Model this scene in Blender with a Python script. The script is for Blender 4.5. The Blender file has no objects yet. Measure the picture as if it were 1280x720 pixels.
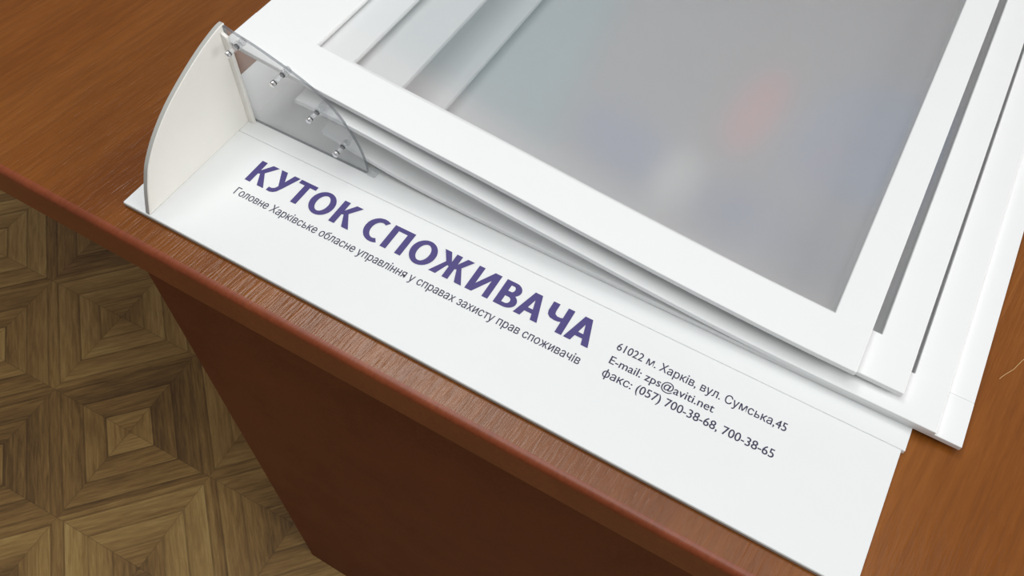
import bpy, bmesh, math, random
from mathutils import Vector, Matrix
from mathutils.geometry import tessellate_polygon
random.seed(7)
S = bpy.context.scene
COL = S.collection
DZ = 0.7343            # height of the desk top above the floor; builders below measure heights from the desk top

# ------------------------------------------------------------------ camera
cam_d = bpy.data.cameras.new('camera'); cam = bpy.data.objects.new('camera', cam_d); COL.objects.link(cam)
cam_d.sensor_width = 36.0; cam_d.lens = 1049.4 / 1280 * 36.0; cam_d.clip_start = 0.01; cam_d.clip_end = 50
RX, RY, RZ = (0.8679, 0.4959, 0.0281), (0.4263, -0.7147, -0.5545), (-0.2549, 0.4932, -0.8317)
m = Matrix(((RX[0], -RY[0], -RZ[0]), (RX[1], -RY[1], -RZ[1]), (RX[2], -RY[2], -RZ[2])))
cam.matrix_world = Matrix.Translation((0.2945, -0.1415, 0.334 + DZ)) @ m.to_4x4()
S.camera = cam

# ------------------------------------------------------------------ light and exposure
S.view_settings.view_transform = 'Standard'; S.view_settings.look = 'None'
S.view_settings.exposure = 0.13; S.view_settings.gamma = 1.0; S.view_settings.use_curve_mapping = False
S.cycles.transparent_max_bounces = 32; S.cycles.max_bounces = 12
W = bpy.data.worlds.new('world'); S.world = W; W.use_nodes = True
W.node_tree.nodes['Background'].inputs[0].default_value = (0.86, 0.93, 1.0, 1)
W.node_tree.nodes['Background'].inputs[1].default_value = 0.12

def area(name, loc, target, sx, sy, power, col):
    d = bpy.data.lights.new(name, 'AREA'); d.shape = 'RECTANGLE'; d.size = sx; d.size_y = sy
    d.energy = power; d.color = col
    o = bpy.data.objects.new(name, d); COL.objects.link(o)
    o.location = loc
    o.rotation_euler = (Vector(target) - Vector(loc)).to_track_quat('-Z', 'Y').to_euler()
    return o
area('ceiling_tube_light', (-0.58, 0.75, 2.6), (0.1, 0.1, DZ), 0.55, 0.35, 5.6, (1.0, 0.99, 0.97))
area('added_side_fill', (1.9, 0.05, 1.35), (0.0, 0.1, DZ + 0.05), 1.1, 1.1, 16, (1.0, 0.99, 0.96))  # fill lamp added at the right to brighten the side wing, no window there
area('added_overhead_fill', (0.12, -0.05, 2.35), (0.12, 0.05, DZ), 1.5, 1.5, 17.5, (0.98, 1.0, 1.0))  # soft fill added overhead, not a known ceiling fixture

# ------------------------------------------------------------------ materials
def srgb(r, g, b):
    f = lambda c: (c / 255 / 12.92) if c / 255 <= 0.04045 else ((c / 255 + 0.055) / 1.055) ** 2.4
    return (f(r), f(g), f(b), 1)
class NT:
    def __init__(s, name):
        s.m = bpy.data.materials.new(name); s.m.use_nodes = True; s.t = s.m.node_tree
        s.n = s.t.nodes; s.b = s.n.get('Principled BSDF'); s.o = s.n.get('Material Output')
    def add(s, ty, **k):
        n = s.n.new(ty)
        for a, v in k.items(): setattr(n, a, v)
        return n
    def L(s, a, b): s.t.links.new(a, b)
    def setv(s, sock, v):
        if isinstance(v, bpy.types.NodeSocket): s.L(v, sock)
        else: sock.default_value = v
    def math(s, op, a, b=0.0, c=None):
        n = s.add('ShaderNodeMath', operation=op)
        s.setv(n.inputs[0], a); s.setv(n.inputs[1], b)
        if c is not None: s.setv(n.inputs[2], c)
        return n.outputs[0]
    def mix(s, f, a, b, mode='MIX'):
        n = s.add('ShaderNodeMix', data_type='RGBA', blend_type=mode)
        s.setv(n.inputs[0], f); s.setv(n.inputs[6], a); s.setv(n.inputs[7], b)
        return n.outputs[2]
    def noise(s, vec, scale, detail=4, rough=0.55, dist=0.0):
        n = s.add('ShaderNodeTexNoise'); s.setv(n.inputs['Vector'], vec)
        n.inputs['Scale'].default_value = scale; n.inputs['Detail'].default_value = detail
        n.inputs['Roughness'].default_value = rough; n.inputs['Distortion'].default_value = dist
        return n.outputs['Fac']
    def mapping(s, vec, scale=(1, 1, 1), rot=(0, 0, 0), loc=(0, 0, 0)):
        n = s.add('ShaderNodeMapping'); s.setv(n.inputs[0], vec)
        n.inputs[1].default_value = loc; n.inputs[2].default_value = rot; n.inputs[3].default_value = scale
        return n.outputs[0]
    def ramp(s, f, stops):
        n = s.add('ShaderNodeValToRGB'); s.setv(n.inputs[0], f)
        e = n.color_ramp.elements
        while len(e) < len(stops): e.new(0.5)
        for i, (p, c) in enumerate(stops): e[i].position = p; e[i].color = c
        return n.outputs[0]
    def bump(s, h, strength, dist):
        n = s.add('ShaderNodeBump'); n.inputs['Strength'].default_value = strength; n.inputs['Distance'].default_value = dist
        s.setv(n.inputs['Height'], h); s.L(n.outputs[0], s.b.inputs['Normal'])
    def pos(s): return s.add('ShaderNodeNewGeometry').outputs['Position']

def plain(name, col, rough=0.5, metal=0.0, var=0.03, spec=0.5, vs=60):
    t = NT(name); p = t.pos()
    f = t.noise(p, vs, 3)
    c2 = tuple(c * (1 - var * 2) for c in col[:3]) + (1,)
    t.L(t.mix(f, col, c2), t.b.inputs['Base Color'])
    t.b.inputs['Roughness'].default_value = rough; t.b.inputs['Metallic'].default_value = metal
    t.b.inputs['Specular IOR Level'].default_value = spec
    return t.m

def wood(name, c1, c2, c3, rough, bump, spec=0.5):
    t = NT(name); p = t.pos()
    q = t.mapping(p, (1, 1, 1), (0, 0, math.radians(6)))
    big = t.noise(t.mapping(q, (16, 2.2, 16)), 1.0, 5, 0.6, 0.6)
    fine = t.noise(t.mapping(q, (420, 26, 420)), 1.0, 3, 0.6)
    pore = t.noise(t.mapping(q, (900, 90, 900)), 1.0, 2, 0.5)
    col = t.ramp(big, [(0.30, c1), (0.52, c2), (0.74, c3)])
    col = t.mix(t.math('MULTIPLY', t.ramp(fine, [(0.35, (1, 1, 1, 1)), (0.62, (0, 0, 0, 1))]), 0.32), col, tuple(x * 0.62 for x in c1[:3]) + (1,))
    col = t.mix(t.math('MULTIPLY', t.ramp(pore, [(0.5, (0, 0, 0, 1)), (0.75, (1, 1, 1, 1))]), 0.14), col, tuple(x * 1.25 for x in c3[:3]) + (1,))
    t.L(col, t.b.inputs['Base Color'])
    t.b.inputs['Roughness'].default_value = rough; t.b.inputs['Specular IOR Level'].default_value = spec
    t.bump(t.math('ADD', fine, pore), bump, 0.0006)
    return t.m

M = {}
M['desk'] = wood('cherry_wood_laminate', srgb(116, 62, 18), srgb(133, 76, 25), srgb(146, 88, 36), 0.27, 0.3, 0.42)
M['desk_edge'] = wood('cherry_edge_band', srgb(126, 60, 30), srgb(140, 68, 36), srgb(150, 78, 42), 0.38, 0.1)
M['desk_panel'] = wood('cherry_panel_laminate', srgb(112, 52, 30), srgb(122, 58, 34), srgb(132, 64, 38), 0.5, 0.05, 0.3)
M['pvc'] = plain('white_foam_board', (0.86, 0.87, 0.865, 1), 0.45, var=0.012)
M['frame'] = plain('white_frame_plastic', (0.90, 0.905, 0.90, 1), 0.38, var=0.01)
M['cream'] = plain('cream_white_board', (0.90, 0.875, 0.82, 1), 0.5, var=0.02)
M['cut'] = plain('cut_board_edge', (0.55, 0.54, 0.50, 1), 0.7, var=0.06)
M['purple'] = plain('purple_print', srgb(70, 58, 126), 0.5, var=0.05, vs=300)
M['ink'] = plain('dark_purple_print', srgb(50, 44, 78), 0.5, var=0.05, vs=300)
M['seam'] = plain('dark_seam', (0.5, 0.5, 0.5, 1), 0.8)
M['steel'] = plain('polished_steel', (0.9, 0.9, 0.9, 1), 0.3, 1.0)
M['dark_plastic'] = plain('dark_grey_plastic', (0.06, 0.06, 0.065, 1), 0.4)
M['wall'] = plain('painted_wall', (0.82, 0.74, 0.74, 1), 0.7, vs=8)
M['hair'] = plain('pale_scratch', srgb(205, 165, 110), 0.5)

def clear(name, tint, haze, haze_col, rough, refl, f0=0.04):
    t = NT(name); t.n.remove(t.b)
    tr = t.add('ShaderNodeBsdfTransparent'); tr.inputs[0].default_value = tint
    df = t.add('ShaderNodeBsdfDiffuse'); df.inputs[0].default_value = haze_col
    gl = t.add('ShaderNodeBsdfGlossy'); gl.inputs['Roughness'].default_value = rough; gl.inputs[0].default_value = (refl, refl, refl, 1)
    gm = t.add('ShaderNodeNewGeometry'); dp = t.add('ShaderNodeVectorMath', operation='DOT_PRODUCT')
    t.L(gm.outputs['Normal'], dp.inputs[0]); t.L(gm.outputs['Incoming'], dp.inputs[1])
    c5 = t.math('POWER', t.math('SUBTRACT', 1.0, t.math('ABSOLUTE', dp.outputs['Value'])), 5.0)
    fr = t.math('ADD', f0, t.math('MULTIPLY', c5, 1 - f0))
    nz = t.noise(t.pos(), 14, 3)
    h = t.math('MULTIPLY', t.math('ADD', 0.75, t.math('MULTIPLY', nz, 0.5)), haze)
    a = t.add('ShaderNodeMixShader'); t.setv(a.inputs[0], h); t.L(tr.outputs[0], a.inputs[1]); t.L(df.outputs[0], a.inputs[2])
    b = t.add('ShaderNodeMixShader'); t.L(fr, b.inputs[0]); t.L(a.outputs[0], b.inputs[1]); t.L(gl.outputs[0], b.inputs[2])
    t.L(b.outputs[0], t.o.inputs[0])
    return t.m
M['film'] = clear('clear_pocket_film', (0.986, 0.986, 0.987, 1), 0.015, (0.86, 0.86, 0.87, 1), 0.11, 1.0, 0.058)
M['acrylic'] = clear('clear_acrylic', (0.98, 0.983, 0.986, 1), 0.16, (0.82, 0.83, 0.84, 1), 0.02, 1.0)
M['acrylic_edge'] = clear('acrylic_cut_edge', (0.55, 0.57, 0.58, 1), 0.35, (0.30, 0.31, 0.33, 1), 0.15, 1.0)
M['rod'] = clear('clear_plastic_rod', (0.95, 0.955, 0.96, 1), 0.16, (0.85, 0.86, 0.87, 1), 0.05, 1.0)

def floor_mat():
    t = NT('parquet_pattern_linoleum'); p = t.pos()
    A = 0.19
    ang = math.radians(47.2)
    # tile frame: origin at a tile corner
    q = t.mapping(t.mapping(p, (1, 1, 1), (0, 0, 0), (0.3568, 0.1106, 0)), (1 / A, 1 / A, 1), (0, 0, -ang + math.pi / 2 * 0))
    sp = t.add('ShaderNodeSeparateXYZ'); t.L(q, sp.inputs[0])
    u, v = sp.outputs[0], sp.outputs[1]
    fu, fv = t.math('FLOOR', u), t.math('FLOOR', v)
    du = t.math('SUBTRACT', t.math('SUBTRACT', u, fu), 0.5); dv = t.math('SUBTRACT', t.math('SUBTRACT', v, fv), 0.5)
    au, av = t.math('ABSOLUTE', du), t.math('ABSOLUTE', dv)
    d = t.math('MAXIMUM', au, av)
    isv = t.math('GREATER_THAN', av, au)
    ring = t.math('FLOOR', t.math('MULTIPLY', d, 6.6))
    side = t.math('ADD', t.math('MULTIPLY', isv, 2.0), t.math('ADD', t.math('MULTIPLY', t.math('GREATER_THAN', du, 0), t.math('SUBTRACT', 1.0, isv)), t.math('MULTIPLY', t.math('GREATER_THAN', dv, 0), isv)))
    cb = t.add('ShaderNodeCombineXYZ'); t.L(t.math('ADD', fu, t.math('MULTIPLY', ring, 17.3)), cb.inputs[0]); t.L(fv, cb.inputs[1]); t.L(side, cb.inputs[2])
    wn = t.add('ShaderNodeTexWhiteNoise'); t.L(cb.outputs[0], wn.inputs[0])
    cb2 = t.add('ShaderNodeCombineXYZ'); t.L(t.math('ADD', fu, t.math('MULTIPLY', ring, 7.7)), cb2.inputs[0]); t.L(fv, cb2.inputs[1])
    wn2 = t.add('ShaderNodeTexWhiteNoise'); t.L(cb2.outputs[0], wn2.inputs[0])
    # wood grain along each strip
    gu = t.noise(t.mapping(q, (4, 46, 1)), 1.0, 4, 0.65, 0.4)
    gv = t.noise(t.mapping(q, (46, 4, 1)), 1.0, 4, 0.65, 0.4)
    g = t.add('ShaderNodeMix', data_type='FLOAT'); t.L(isv, g.inputs[0]); t.L(gv, g.inputs[2]); t.L(gu, g.inputs[3])
    gg = g.outputs[0]
    tone = t.math('ADD', t.math('ADD', t.math('MULTIPLY', wn.outputs[0], 0.22), t.math('MULTIPLY', wn2.outputs[0], 0.42)), t.math('MULTIPLY', t.math('SUBTRACT', gg, 0.5), 1.25))
    tone = t.math('ADD', tone, 0.08)
    fr = t.math('SUBTRACT', t.math('MULTIPLY', d, 6.6), ring)
    tone = t.math('ADD', tone, t.math('MULTIPLY', t.math('SUBTRACT', fr, 0.3), 0.24))
    col = t.ramp(tone, [(0.0, srgb(116, 86, 47)), (0.38, srgb(162, 124, 70)), (0.75, srgb(194, 156, 92)), (1.0, srgb(212, 178, 112))])
    line = t.math('MULTIPLY', t.math('LESS_THAN', fr, 0.09), 0.9)
    miter = t.math('LESS_THAN', t.math('ABSOLUTE', t.math('SUBTRACT', au, av)), 0.004)
    dk = t.math('MULTIPLY', t.math('MAXIMUM', line, miter), 0.32)
    col = t.mix(dk, col, srgb(70, 48, 26))
    t.L(col, t.b.inputs['Base Color']); t.b.inputs['Roughness'].default_value = 0.5
    return t.m
M['floor'] = floor_mat()

# ------------------------------------------------------------------ helpers
def link(name, bm, mat, parent=None, smooth=False):
    """bm in desk-top coordinates (z = 0 on the desk top)."""
    me = bpy.data.meshes.new(name)
    off = Vector((0, 0, DZ)) - (parent_world(parent) if parent else Vector())
    bmesh.ops.translate(bm, verts=bm.verts, vec=off)
    bmesh.ops.recalc_face_normals(bm, faces=bm.faces)
    bm.to_mesh(me); bm.free()
    mats = mat if isinstance(mat, (list, tuple)) else [mat]
    for x in mats: me.materials.append(x)
    if smooth:
        for f in me.polygons: f.use_smooth = True
    o = bpy.data.objects.new(name, me); COL.objects.link(o)
    if parent: o.parent = parent
    return o
def parent_world(p):
    v = Vector()
    while p: v = v + p.location; p = p.parent
    return v
def empty(name, loc, label, cat):
    o = bpy.data.objects.new(name, None); COL.objects.link(o); o.location = loc
    o.empty_display_size = 0.05
    o['label'] = label; o['category'] = cat
    return o
def box(bm, x0, x1, y0, y1, z0, z1, mi=0):
    vs = [bm.verts.new(c) for c in ((x0, y0, z0), (x1, y0, z0), (x1, y1, z0), (x0, y1, z0), (x0, y0, z1), (x1, y0, z1), (x1, y1, z1), (x0, y1, z1))]
    for f in ((3, 2, 1, 0), (4, 5, 6, 7), (0, 1, 5, 4), (1, 2, 6, 5), (2, 3, 7, 6), (3, 0, 4, 7)):
        bm.faces.new([vs[i] for i in f]).material_index = mi
    return vs
def bevel(o, w, seg=2, angle=35):
    b = o.modifiers.new('bevel', 'BEVEL'); b.width = w; b.segments = seg; b.limit_method = 'ANGLE'; b.angle_limit = math.radians(angle)
    return o
def prism(bm, pts, axis, a, b, mi=0, edge_mi=None):
    """closed outline pts (p,q) extruded along axis between a and b."""
    def P(p, q, h): return {'x': (h, p, q), 'y': (p, h, q), 'z': (p, q, h)}[axis]
    A = [bm.verts.new(P(p, q, a)) for p, q in pts]; B = [bm.verts.new(P(p, q, b)) for p, q in pts]
    bm.faces.new(A).material_index = mi; bm.faces.new(B).material_index = mi
    n = len(pts)
    for i in range(n):
        f = bm.faces.new((A[i], A[(i + 1) % n], B[(i + 1) % n], B[i])); f.material_index = mi if edge_mi is None else edge_mi
def rod(bm, c0, c1, r, seg=16, r2=None, mi=0):
    c0, c1 = Vector(c0), Vector(c1); d = c1 - c0
    q = d.to_track_quat('Z', 'Y').to_matrix().to_4x4()
    r_ = bmesh.ops.create_cone(bm, cap_ends=True, segments=seg, radius1=r, radius2=r if r2 is None else r2, depth=d.length,
                               matrix=Matrix.Translation((c0 + c1) / 2) @ q)
    fs = set(f for v in r_['verts'] for f in v.link_faces)
    for f in fs: f.material_index = mi
def lerp(prof, x):
    if x <= prof[0][0]:
        (a, za), (b, zb) = prof[0], prof[1]
    elif x >= prof[-1][0]:
        (a, za), (b, zb) = prof[-2], prof[-1]
    else:
        for i in range(len(prof) - 1):
            if prof[i][0] <= x <= prof[i + 1][0]:
                (a, za), (b, zb) = prof[i], prof[i + 1]; break
    return za + (zb - za) * (x - a) / (b - a)
def curve_profile(prof):
    """smooth the measured polyline a little"""
    def f(x):
        w = 0.018; s = 0; n = 9
        for i in range(n): s += lerp(prof, x + w * (i / (n - 1) * 2 - 1))
        return s / n
    return f

# ------------------------------------------------------------------ room
bm = bmesh.new(); box(bm, -2.6, 2.6, -2.4, 1.35, -DZ - 0.05, -DZ)
o = link('floor', bm, M['floor']); o['kind'] = 'structure'
bm = bmesh.new(); box(bm, -2.6, 2.6, 1.25, 1.35, -DZ, 2.1)
o = link('wall_back', bm, M['wall']); o['kind'] = 'structure'
bm = bmesh.new()
box(bm, -2.7, -2.6, -2.4, 1.35, -DZ, 0.15); box(bm, -2.7, -2.6, -2.4, 1.35, 1.75, 2.1)
box(bm, -2.7, -2.6, -2.4, -0.4, 0.15, 1.75); box(bm, -2.7, -2.6, 0.9, 1.35, 0.15, 1.75)
o = link('wall_left', bm, M['wall']); o['kind'] = 'structure'

# unseen coloured card added on the back wall to reflect in the pocket films
def reflection_card_mat():
    t = NT('reflection_card_colours'); sp = t.add('ShaderNodeSeparateXYZ'); t.L(t.pos(), sp.inputs[0])
    x = sp.outputs[0]; z = t.math('SUBTRACT', sp.outputs[2], DZ)
    wob = t.math('MULTIPLY', t.math('SUBTRACT', t.noise(t.pos(), 9, 3), 0.5), 0.10)
    col = t.mix(t.math('GREATER_THAN', t.math('ADD', x, wob), -0.03), srgb(70, 132, 142), srgb(110, 100, 104))
    def blob(col, cx, cz, rx, rz, c):
        e = t.math('ADD', t.math('POWER', t.math('ABSOLUTE', t.math('DIVIDE', t.math('SUBTRACT', x, cx), rx)), 2.4),
                   t.math('POWER', t.math('ABSOLUTE', t.math('DIVIDE', t.math('SUBTRACT', z, cz), rz)), 2.4))
        return t.mix(t.math('LESS_THAN', t.math('ADD', e, t.math('MULTIPLY', wob, 4)), 1.0), col, c)
    col = blob(col, 0.46, 0.92, 0.09, 0.17, srgb(52, 90, 150))
    for b in BLOBS: col = blob(col, *b)
    t.L(col, t.b.inputs['Base Color']); t.b.inputs['Roughness'].default_value = 0.6
    return t.m
BLOBS = [(0.305, 0.965, 0.034, 0.125, srgb(206, 66, 64)), (0.125, 1.26, 0.115, 0.10, srgb(16, 34, 140)), (0.40, 1.265, 0.085, 0.10, srgb(14, 30, 128)),
         (0.25, 1.28, 0.04, 0.12, srgb(236, 234, 228))]
bm = bmesh.new(); box(bm, -0.75, 0.85, 1.246, 1.2499, 0.35, 1.42)
o = link('reflection_card', bm, reflection_card_mat()); o['label'] = 'large made-up coloured card added on the wall behind the desk for film reflections'; o['category'] = 'reflection card'

# ------------------------------------------------------------------ desk
desk = empty('desk', (0.45, 0.40, 0), 'cherry brown wooden desk with rounded front edge carrying the white information stand', 'desk')
YF = -0.0162; TH = 0.025; X0, X1, YB = -0.75, 1.35, 0.85
bm = bmesh.new(); box(bm, X0, X1, YF + 0.004, YB, -TH, 0)
link('desktop', bm, M['desk'], desk)
# rounded edge band along the front
bm = bmesh.new(); R_ = 0.0035; pts = [(YF + 0.004, -TH), (YF + 0.001, -TH)]
pts += [(YF, -TH + 0.001)]
for i in range(9):
    a = math.pi - i / 8 * math.pi / 2
    pts.append((YF + R_ + R_ * math.cos(a), -R_ + R_ * math.sin(a)))
pts.append((YF + 0.004, 0))
prism(bm, pts, 'x', X0, X1)
link('front_edge_band', bm, M['desk_edge'], desk)
bm = bmesh.new(); box(bm, -0.0485, 1.0, 0.0145, 0.0345, -DZ, -TH)
bevel(link('front_panel', bm, M['desk_panel'], desk), 0.0008)
bm = bmesh.new(); box(bm, 0.98, 1.0, 0.0345, 0.80, -DZ, -TH)
link('side_panel', bm, M['desk_panel'], desk)
bm = bmesh.new(); box(bm, -0.0485, -0.0285, 0.0345, 0.80, -DZ, -TH)
link('side_panel', bm, M['desk_panel'], desk)
# pale scratch on the desktop
bm = bmesh.new()
sp = [(0.4070, 0.1268), (0.4085, 0.1300), (0.4102, 0.1328), (0.4118, 0.1355), (0.4140, 0.1415), (0.4165, 0.147)]
for a, b in zip(sp, sp[1:]): rod(bm, (a[0], a[1], 0.0001), (b[0], b[1], 0.0001), 0.00016, 6)
link('scratch', bm, M['hair'], desk)

# ------------------------------------------------------------------ information stand
T = 0.003
stand = empty('information_stand', (0.19, 0.2, DZ), 'white information stand with purple lettering and hinged clear pocket pages lying on the desk', 'information stand')
bm = bmesh.new(); box(bm, 0.0, 0.3768, 0.0, 0.06786, 0.0004, T)
for f in bm.faces:
    if abs(f.normal.z) < 0.5: pass
title = bevel(link('title_board', bm, M['pvc'], stand), 0.00025, 1)
bm = bmesh.new(); box(bm, -0.010, 0.3783, 0.0680, 0.52, 0.0002, T)
bevel(link('back_board', bm, M['pvc'], stand), 0.00025, 1)
bm = bmesh.new(); box(bm, -0.008, 0.376, 0.0672, 0.0686, 0.0003, T - 0.0008)
link('board_seam', bm, M['seam'], stand)
# cut grey front edge of the title board
bm = bmesh.new(); box(bm, 0.0006, 0.3762, -0.00022, 0.0001, 0.0007, T - 0.0005)
link('cut_edge', bm, M['cut'], title)

# side panel: a quarter-round upright
cur = [(.0004, .0030), (.0022, .0083), (.0050, .0160), (.0080, .0225), (.0120, .0295), (.0204, .0385), (.0318, .0472), (.0447, .0542), (.0609, .0611), (.0743, .0650), (.0797, .0655)]
cur2 = []
for i in range(len(cur) - 1):       # Catmull-Rom through the measured outline
    p0, p1, p2, p3 = cur[max(i - 1, 0)], cur[i], cur[i + 1], cur[min(i + 2, len(cur) - 1)]
    for k in range(5):
        t = k / 5
        cur2.append(tuple(0.5 * ((2 * p1[j]) + (-p0[j] + p2[j]) * t + (2 * p0[j] - 5 * p1[j] + 4 * p2[j] - p3[j]) * t * t + (-p0[j] + 3 * p1[j] - 3 * p2[j] + p3[j]) * t ** 3) for j in (0, 1)))
cur2.append(cur[-1])
bm = bmesh.new(); prism(bm, cur2 + [(.0797, .003)], 'x', 0.0146, 0.0175, 0, 1)
o = link('side_wing', bm, [M['cream'], M['cut']], stand); bevel(o, 0.0003, 1, 60)
bm = bmesh.new(); prism(bm, [(0.0175, T), (0.0212, T), (0.0208, 0.0605), (0.0175, 0.0625)], 'y', 0.0755, 0.0776)
bevel(link('corner_strip', bm, M['cream'], stand), 0.0003, 1)
# clear hinge plate
ap = [(.0176, .0648), (.0226, .0632), (.0340, .0607), (.0459, .0571), (.0600, .0522), (.0717, .0462), (.0795, .0394), (.0855, .0314), (.0900, .0228), (.0925, .0150), (.0935, .0080), (.0936, .0040), (.0925, .0031)]
ap2 = []
for i in range(len(ap) - 1):
    p0, p1, p2, p3 = ap[max(i - 1, 0)], ap[i], ap[i + 1], ap[min(i + 2, len(ap) - 1)]
    for k in range(4):
        t = k / 4
        ap2.append(tuple(0.5 * ((2 * p1[j]) + (-p0[j] + p2[j]) * t + (2 * p0[j] - 5 * p1[j] + 4 * p2[j] - p3[j]) * t * t + (-p0[j] + 3 * p1[j] - 3 * p2[j] + p3[j]) * t ** 3) for j in (0, 1)))
ap2.append(ap[-1]); ap2.append((.0176, .0031))
bm = bmesh.new(); prism(bm, ap2, 'y', 0.0779, 0.0794, 0, 1)
link('hinge_plate', bm, [M['acrylic'], M['acrylic_edge']], stand)
bm = bmesh.new(); box(bm, 0.0937, 0.0985, 0.0772, 0.0815, T, 0.0062)
bevel(link('plate_foot', bm, M['rod'], stand), 0.0004, 1)
# hinge pins
for (x, z, L) in ((.0261, .0576, .0095), (.0522, .0520, .0100), (.0695, .0361, .0090), (.0819, .0186, .0085)):
    bm = bmesh.new()
    rod(bm, (x, .0777, z), (x, .0777 - L + .0012, z), .00125)
    rod(bm, (x, .0776, z), (x, .0764, z), .0022, 20)
    rod(bm, (x, .0794, z), (x, .0808, z), .0020, 20)
    pin = link('hinge_pin', bm, M['rod'], stand, True)
    bm = bmesh.new(); y = .0777 - L
    rod(bm, (x, y + .0016, z), (x, y + .0003, z), .00150); rod(bm, (x, y + .0003, z), (x, y - .0001, z), .00150, 16, .0011)
    link('pin_cap', bm, M['steel'], pin)
    bm = bmesh.new(); rod(bm, (x, y + .0024, z), (x, y + .0018, z), .0014); rod(bm, (x, .0762, z), (x, .0756, z), .00145)
    link('pin_ring', bm, M['dark_plastic'], pin)

# flip pages
def bar(bm, f, x0, x1, y0, y1, th, dz, n):
    """a curved solid strip whose top follows f(x)"""
    rows = []
    for i in range(n + 1):
        x = x0 + (x1 - x0) * i / n; z = f(x) + dz
        rows.append([bm.verts.new(c) for c in ((x, y0, z - th), (x, y1, z - th), (x, y1, z), (x, y0, z))])
    for a, b in zip(rows, rows[1:]):
        for k in range(4):
            bm.faces.new((a[k], a[(k + 1) % 4], b[(k + 1) % 4], b[k]))
    bm.faces.new(rows[0]); bm.faces.new(rows[-1][::-1])
def page(prof, x0, x1, y0, y1, xi0, xi1, fb, th=0.0030, lap=-0.002, dz=-0.0002):
    f = curve_profile(prof)
    parts = [('front_bar', (x0, x1, y0, y0 + fb), 0.0, 60), ('left_bar', (x0, xi0, y0 + fb + lap, y1), dz, 10),
             ('right_bar', (xi1, x1, y0 + fb + lap, y1), dz, 6), ('back_bar', (xi0 + .0001, xi1 - .0001, y1 - 0.024, y1), -0.0001, 40)]
    bm = bmesh.new()
    for nm, (a, b, c, d), dz, n in parts: bar(bm, f, a, b, c, d, th, dz, n)
    pg = link('flip_page', bm, M['frame'], stand, False)
    bevel(pg, 0.0004, 2, 50)
    bm = bmesh.new(); bar(bm, f, xi0 + .0002, xi1 - .0002, y0 + fb + .0004, y1 - 0.0242, 0.0004, -0.0013, 60)
    link('pocket_film', bm, M['film'], pg)
    return pg
P1 = [(.0107, .0508), (.0618, .0449), (.1158, .0392), (.169, .0343), (.2017, .0305), (.2595, .0248), (.3162, .0207), (.3458, .0199)]
P2 = [(.032, .0440), (.053, .0419), (.1, .0373), (.16, .0311), (.22, .0243), (.29, .0177), (.335, .0150), (.370, .0142)]
P3 = [(.052, .0345), (.07, .0345), (.0995, .0322), (.121, .0290), (.16, .0245), (.19, .0207), (.218, .0183), (.237, .0157), (.291, .0110), (.327, .0097), (.39, .0093)]
P4 = [(.064, .0190), (.082, .0150), (.1, .0114), (.125, .0084), (.16, .0068), (.2, .00625), (.30, .0061), (.40, .0061)]
YE = 0.515
page(P1, .0107, .3462, .0825, YE, .0478, .3290, .0245)
page(P2, .0320, .3680, .0868, YE + .003, .0665, .3515, .0245)
page(P3, .0530, .3862, .0790, YE - .004, .0925, .3707, .0240)
page(P4, .0655, .3982, .0800, YE, .1065, .3815, .0240, lap=0.0001, dz=-0.0001)

# ------------------------------------------------------------------ lettering
def ring_arc(cx, cy, rx, ry, ix, iy, a0, a1, n=40):
    o = [(cx + rx * math.cos(math.radians(a0 + (a1 - a0) * i / n)), cy + ry * math.sin(math.radians(a0 + (a1 - a0) * i / n))) for i in range(n + 1)]
    q = [(cx + ix * math.cos(math.radians(a0 + (a1 - a0) * i / n)), cy + iy * math.sin(math.radians(a0 + (a1 - a0) * i / n))) for i in range(n + 1)]
    return [[o[i], o[i + 1], q[i + 1], q[i]] for i in range(n)]
def R4(x0, x1, y0, y1): return [(x0, y0), (x1, y0), (x1, y1), (x0, y1)]
def bowl(y0, y1, xr, h, xs):
    cy, ry = (y0 + y1) / 2, (y1 - y0) / 2
    return [R4(.17, xs, y1 - h, y1), R4(.17, xs, y0, y0 + h)] + ring_arc(xs, cy, xr - xs, ry, xr - xs - .20, ry - h, -90, 90, 20)
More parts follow.
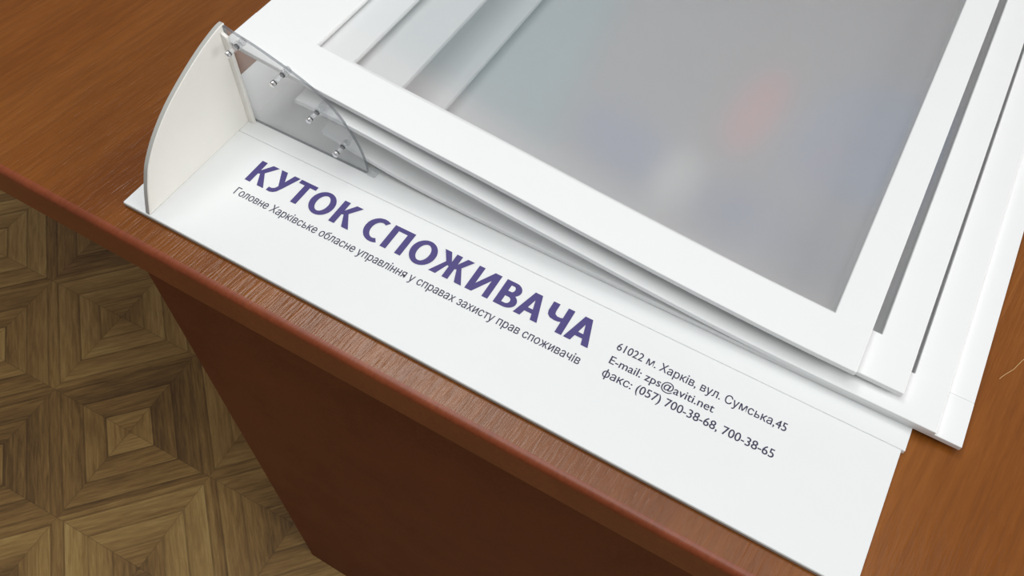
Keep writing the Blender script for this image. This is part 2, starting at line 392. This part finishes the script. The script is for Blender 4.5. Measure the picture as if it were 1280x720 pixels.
G = {
 'К': (.69, [R4(0, .20, 0, 1), [(.19, .44), (.33, .50), (.66, 1), (.43, 1), (.19, .60)], [(.22, .57), (.36, .60), (.70, 0), (.46, 0)]]),
 'У': (.70, [[(0, 1), (.225, 1), (.44, .42), (.33, .28)], [(.49, 1), (.705, 1), (.47, .34), (.40, .20), (.36, .26), (.30, .36)], [(.47, .34), (.38, .12), (.30, .035), (.19, -.01), (.06, 0), (.07, .165), (.17, .165), (.25, .22), (.31, .36)]]),
 'Т': (.62, [R4(0, .62, .83, 1), R4(.21, .41, 0, .84)]),
 'О': (.80, ring_arc(.40, .5, .40, .515, .195, .345, 0, 360, 64)),
 'С': (.65, ring_arc(.42, .5, .42, .515, .215, .345, 62, 298, 48)),
 'П': (.70, [R4(0, .20, 0, 1), R4(.50, .70, 0, 1), R4(.19, .51, .83, 1)]),
 'Ж': (1.08, [R4(.445, .635, 0, 1), [(.62, .44), (.74, .50), (1.03, 1), (.81, 1), (.62, .62)], [(.66, .57), (.79, .60), (1.08, 0), (.85, 0)],
              [(.46, .44), (.34, .50), (.05, 1), (.27, 1), (.46, .62)], [(.42, .57), (.29, .60), (0, 0), (.23, 0)]]),
 'И': (.74, [R4(0, .19, 0, 1), R4(.55, .74, 0, 1), [(.02, 0), (.22, 0), (.72, 1), (.52, 1)]]),
 'В': (.60, [R4(0, .20, 0, 1)] + bowl(.46, 1, .565, .155, .29) + bowl(0, .565, .61, .155, .31)),
 'А': (.74, [[(0, 0), (.21, 0), (.385, .80), (.40, 1), (.255, 1)], [(.74, 0), (.53, 0), (.355, .80), (.34, 1), (.485, 1)], R4(.15, .59, .22, .38)]),
 'Ч': (.66, [R4(.46, .66, 0, 1), [(0, 1), (.2, 1), (.2, .70), (.22, .60), (.30, .545), (.40, .55), (.47, .58), (.47, .42), (.38, .385), (.28, .375), (.13, .40), (.035, .49), (0, .62)]]),
}
def lay(bm, polys, p0, p1, h, total):
    """glyph units -> board; p0 start of the base line, p1 its end"""
    ex = Vector((p1[0] - p0[0], p1[1] - p0[1])); w = ex.length; ex.normalize(); ey = Vector((-ex.y, ex.x))
    for i, pl in enumerate(polys):
        vs = [bm.verts.new((p0[0] + ex.x * u / total * w + ey.x * v * h, p0[1] + ex.y * u / total * w + ey.y * v * h, T + 0.00006 + (i % 97) * 1.5e-6)) for u, v in pl]
        bm.faces.new(vs)
def heading():
    x = 0; polys = []; word = 'КУТОК СПОЖИВАЧА'
    kern = {'КУ': .05, 'УТ': .05, 'ТО': .06, 'ОК': .12, 'СП': .12, 'ПО': .12, 'ОЖ': .03, 'ЖИ': .11, 'ИВ': .17, 'ВА': .04, 'АЧ': .09, 'ЧА': .06}
    for i, ch in enumerate(word):
        if ch == ' ': x += .34; continue
        w, pl = G[ch]
        polys += [[(x + u, v) for u, v in q] for q in pl]
        x += w + (kern.get(word[i:i + 2], 0) if i + 1 < len(word) else 0)
    bm = bmesh.new(); lay(bm, polys, (.0419, .0427), (.2388, .0438), .0147, x)
    link('heading_lettering', bm, M['purple'], title)
heading()
def font_outline(txt):
    c = bpy.data.curves.new('text', 'FONT'); c.body = txt; c.size = 60.0; c.dimensions = '2D'; c.fill_mode = 'NONE'; c.offset = 2.2; c.resolution_u = 4
    o = bpy.data.objects.new('text', c); COL.objects.link(o)
    dg = bpy.context.evaluated_depsgraph_get(); dg.update()
    me = bpy.data.meshes.new_from_object(o.evaluated_get(dg))
    bpy.data.objects.remove(o); bpy.data.curves.remove(c)
    return me
_m = font_outline('ь'); _x = [v.co.x for v in _m.vertices]; _y = [v.co.y for v in _m.vertices]
SOFT = (len(_m.vertices), max(_x) - min(_x), max(_y) - min(_y)); bpy.data.meshes.remove(_m)
def text_line(name, txt, p0, p1, cap):
    me = font_outline(txt)
    xs = [v.co.x for v in me.vertices]; a, b = min(xs), max(xs)
    ex = Vector((p1[0] - p0[0], p1[1] - p0[1])); w = ex.length; ex.normalize(); ey = Vector((-ex.y, ex.x)); k = cap / 0.727 / 60.0
    # follow every closed contour, fill each outer contour with the counters that lie in it
    nb = {}
    for e in me.edges:
        for p, q in (tuple(e.vertices), tuple(e.vertices)[::-1]): nb.setdefault(p, []).append(q)
    seen = set(); loops = []
    for st in sorted(nb):
        if st in seen: continue
        lp = [st]; seen.add(st); nxt = [v for v in nb[st]]
        cur_ = min(nxt)
        while cur_ not in seen:
            lp.append(cur_); seen.add(cur_)
            cand = [v for v in nb[cur_] if v not in seen]
            if not cand: break
            cur_ = cand[0]
        if len(lp) > 2:
            pts = [(me.vertices[i].co.x, me.vertices[i].co.y) for i in lp]
            ar = 0.5 * sum(pts[i - 1][0] * pts[i][1] - pts[i][0] * pts[i - 1][1] for i in range(len(pts)))
            loops.append((pts, ar))
    def inside(p, poly):
        r = False
        for i in range(len(poly)):
            (x1, y1), (x2, y2) = poly[i - 1], poly[i]
            if (y1 > p[1]) != (y2 > p[1]) and p[0] < (x2 - x1) * (p[1] - y1) / (y2 - y1) + x1: r = not r
        return r
    DEPTH = [sum(1 for k, (q, _) in enumerate(loops) if k != i and abs(loops[k][1]) > abs(loops[i][1]) and all(inside(c_, q) for c_ in loops[i][0][::3])) for i in range(len(loops))]
    bm = bmesh.new(); cnt = 0
    def put(x, y, dz):
        u, q = (x - a) / (b - a) * w, y * k
        return bm.verts.new((p0[0] + ex.x * u + ey.x * q, p0[1] + ex.y * u + ey.y * q, T + 0.00006 + dz))
    for i, (pts, ar) in enumerate(loops):
        if not (len(pts) == SOFT[0] and abs(max(p[0] for p in pts) - min(p[0] for p in pts) - SOFT[1]) < 0.15 and abs(max(p[1] for p in pts) - min(p[1] for p in pts) - SOFT[2]) < 0.15): continue
        DEPTH[i] = 1                       # the soft sign: stem and bowl drawn here
        xa, xb = min(p[0] for p in pts), max(p[0] for p in pts); ya, yb = min(p[1] for p in pts), max(p[1] for p in pts)
        H = yb - ya; st = H * 0.185; mid = ya + H * 0.29; r_ = H * 0.29; xs = xb - r_
        shapes = [R4(xa, xa + st, ya, yb), R4(xa + st * .5, xs, ya, ya + st * .85), R4(xa + st * .5, xs, ya + 2 * r_ - st * .85, ya + 2 * r_)] + ring_arc(xs, mid, r_, r_, r_ - st, r_ - st * .85, -90, 90, 14)
        for si, sh in enumerate(shapes): bm.faces.new([put(x, y, si * 1e-6) for x, y in sh])
    for i, (pts, ar) in enumerate(loops):
        if DEPTH[i] % 2: continue
        holes = [loops[k][0] for k in range(len(loops)) if DEPTH[k] % 2 and abs(loops[k][1]) < abs(ar) and all(inside(c_, pts) for c_ in loops[k][0][::3])]
        polys = [[Vector((x, y, 0)) for x, y in pp] for pp in [pts] + holes]
        flat = [v for pp in polys for v in pp]
        cnt += 1
        tris = tessellate_polygon(polys)
        for rep, (sx, sy) in enumerate(((-0.55, 0), (0.55, 0), (0, 0.4))):       # stroke weight of the print
            vs = [put(co.x + sx, co.y + sy, ((cnt % 5) * 3 + rep) * 1.5e-6) for co in flat]
            for tri in tris:
                try: bm.faces.new([vs[t_] for t_ in tri])
                except ValueError: pass
    bpy.data.meshes.remove(me)
    return link(name, bm, M['ink'], title)
text_line('subtitle_lettering', 'Головне Харківське обласне управління у справах захисту прав споживачів', (.0430, .0325), (.2389, .0340), .0047)
text_line('address_lettering', '61022 м. Харків, вул. Сумська,45', (.2502, .0499), (.3308, .0504), .0044)
text_line('address_lettering', 'E-mail: zps@aviti.net', (.2503, .0419), (.3003, .0428), .0044)
text_line('address_lettering', 'факс: (057) 700-38-68, 700-38-65', (.2503, .0345), (.3302, .0361), .0044)
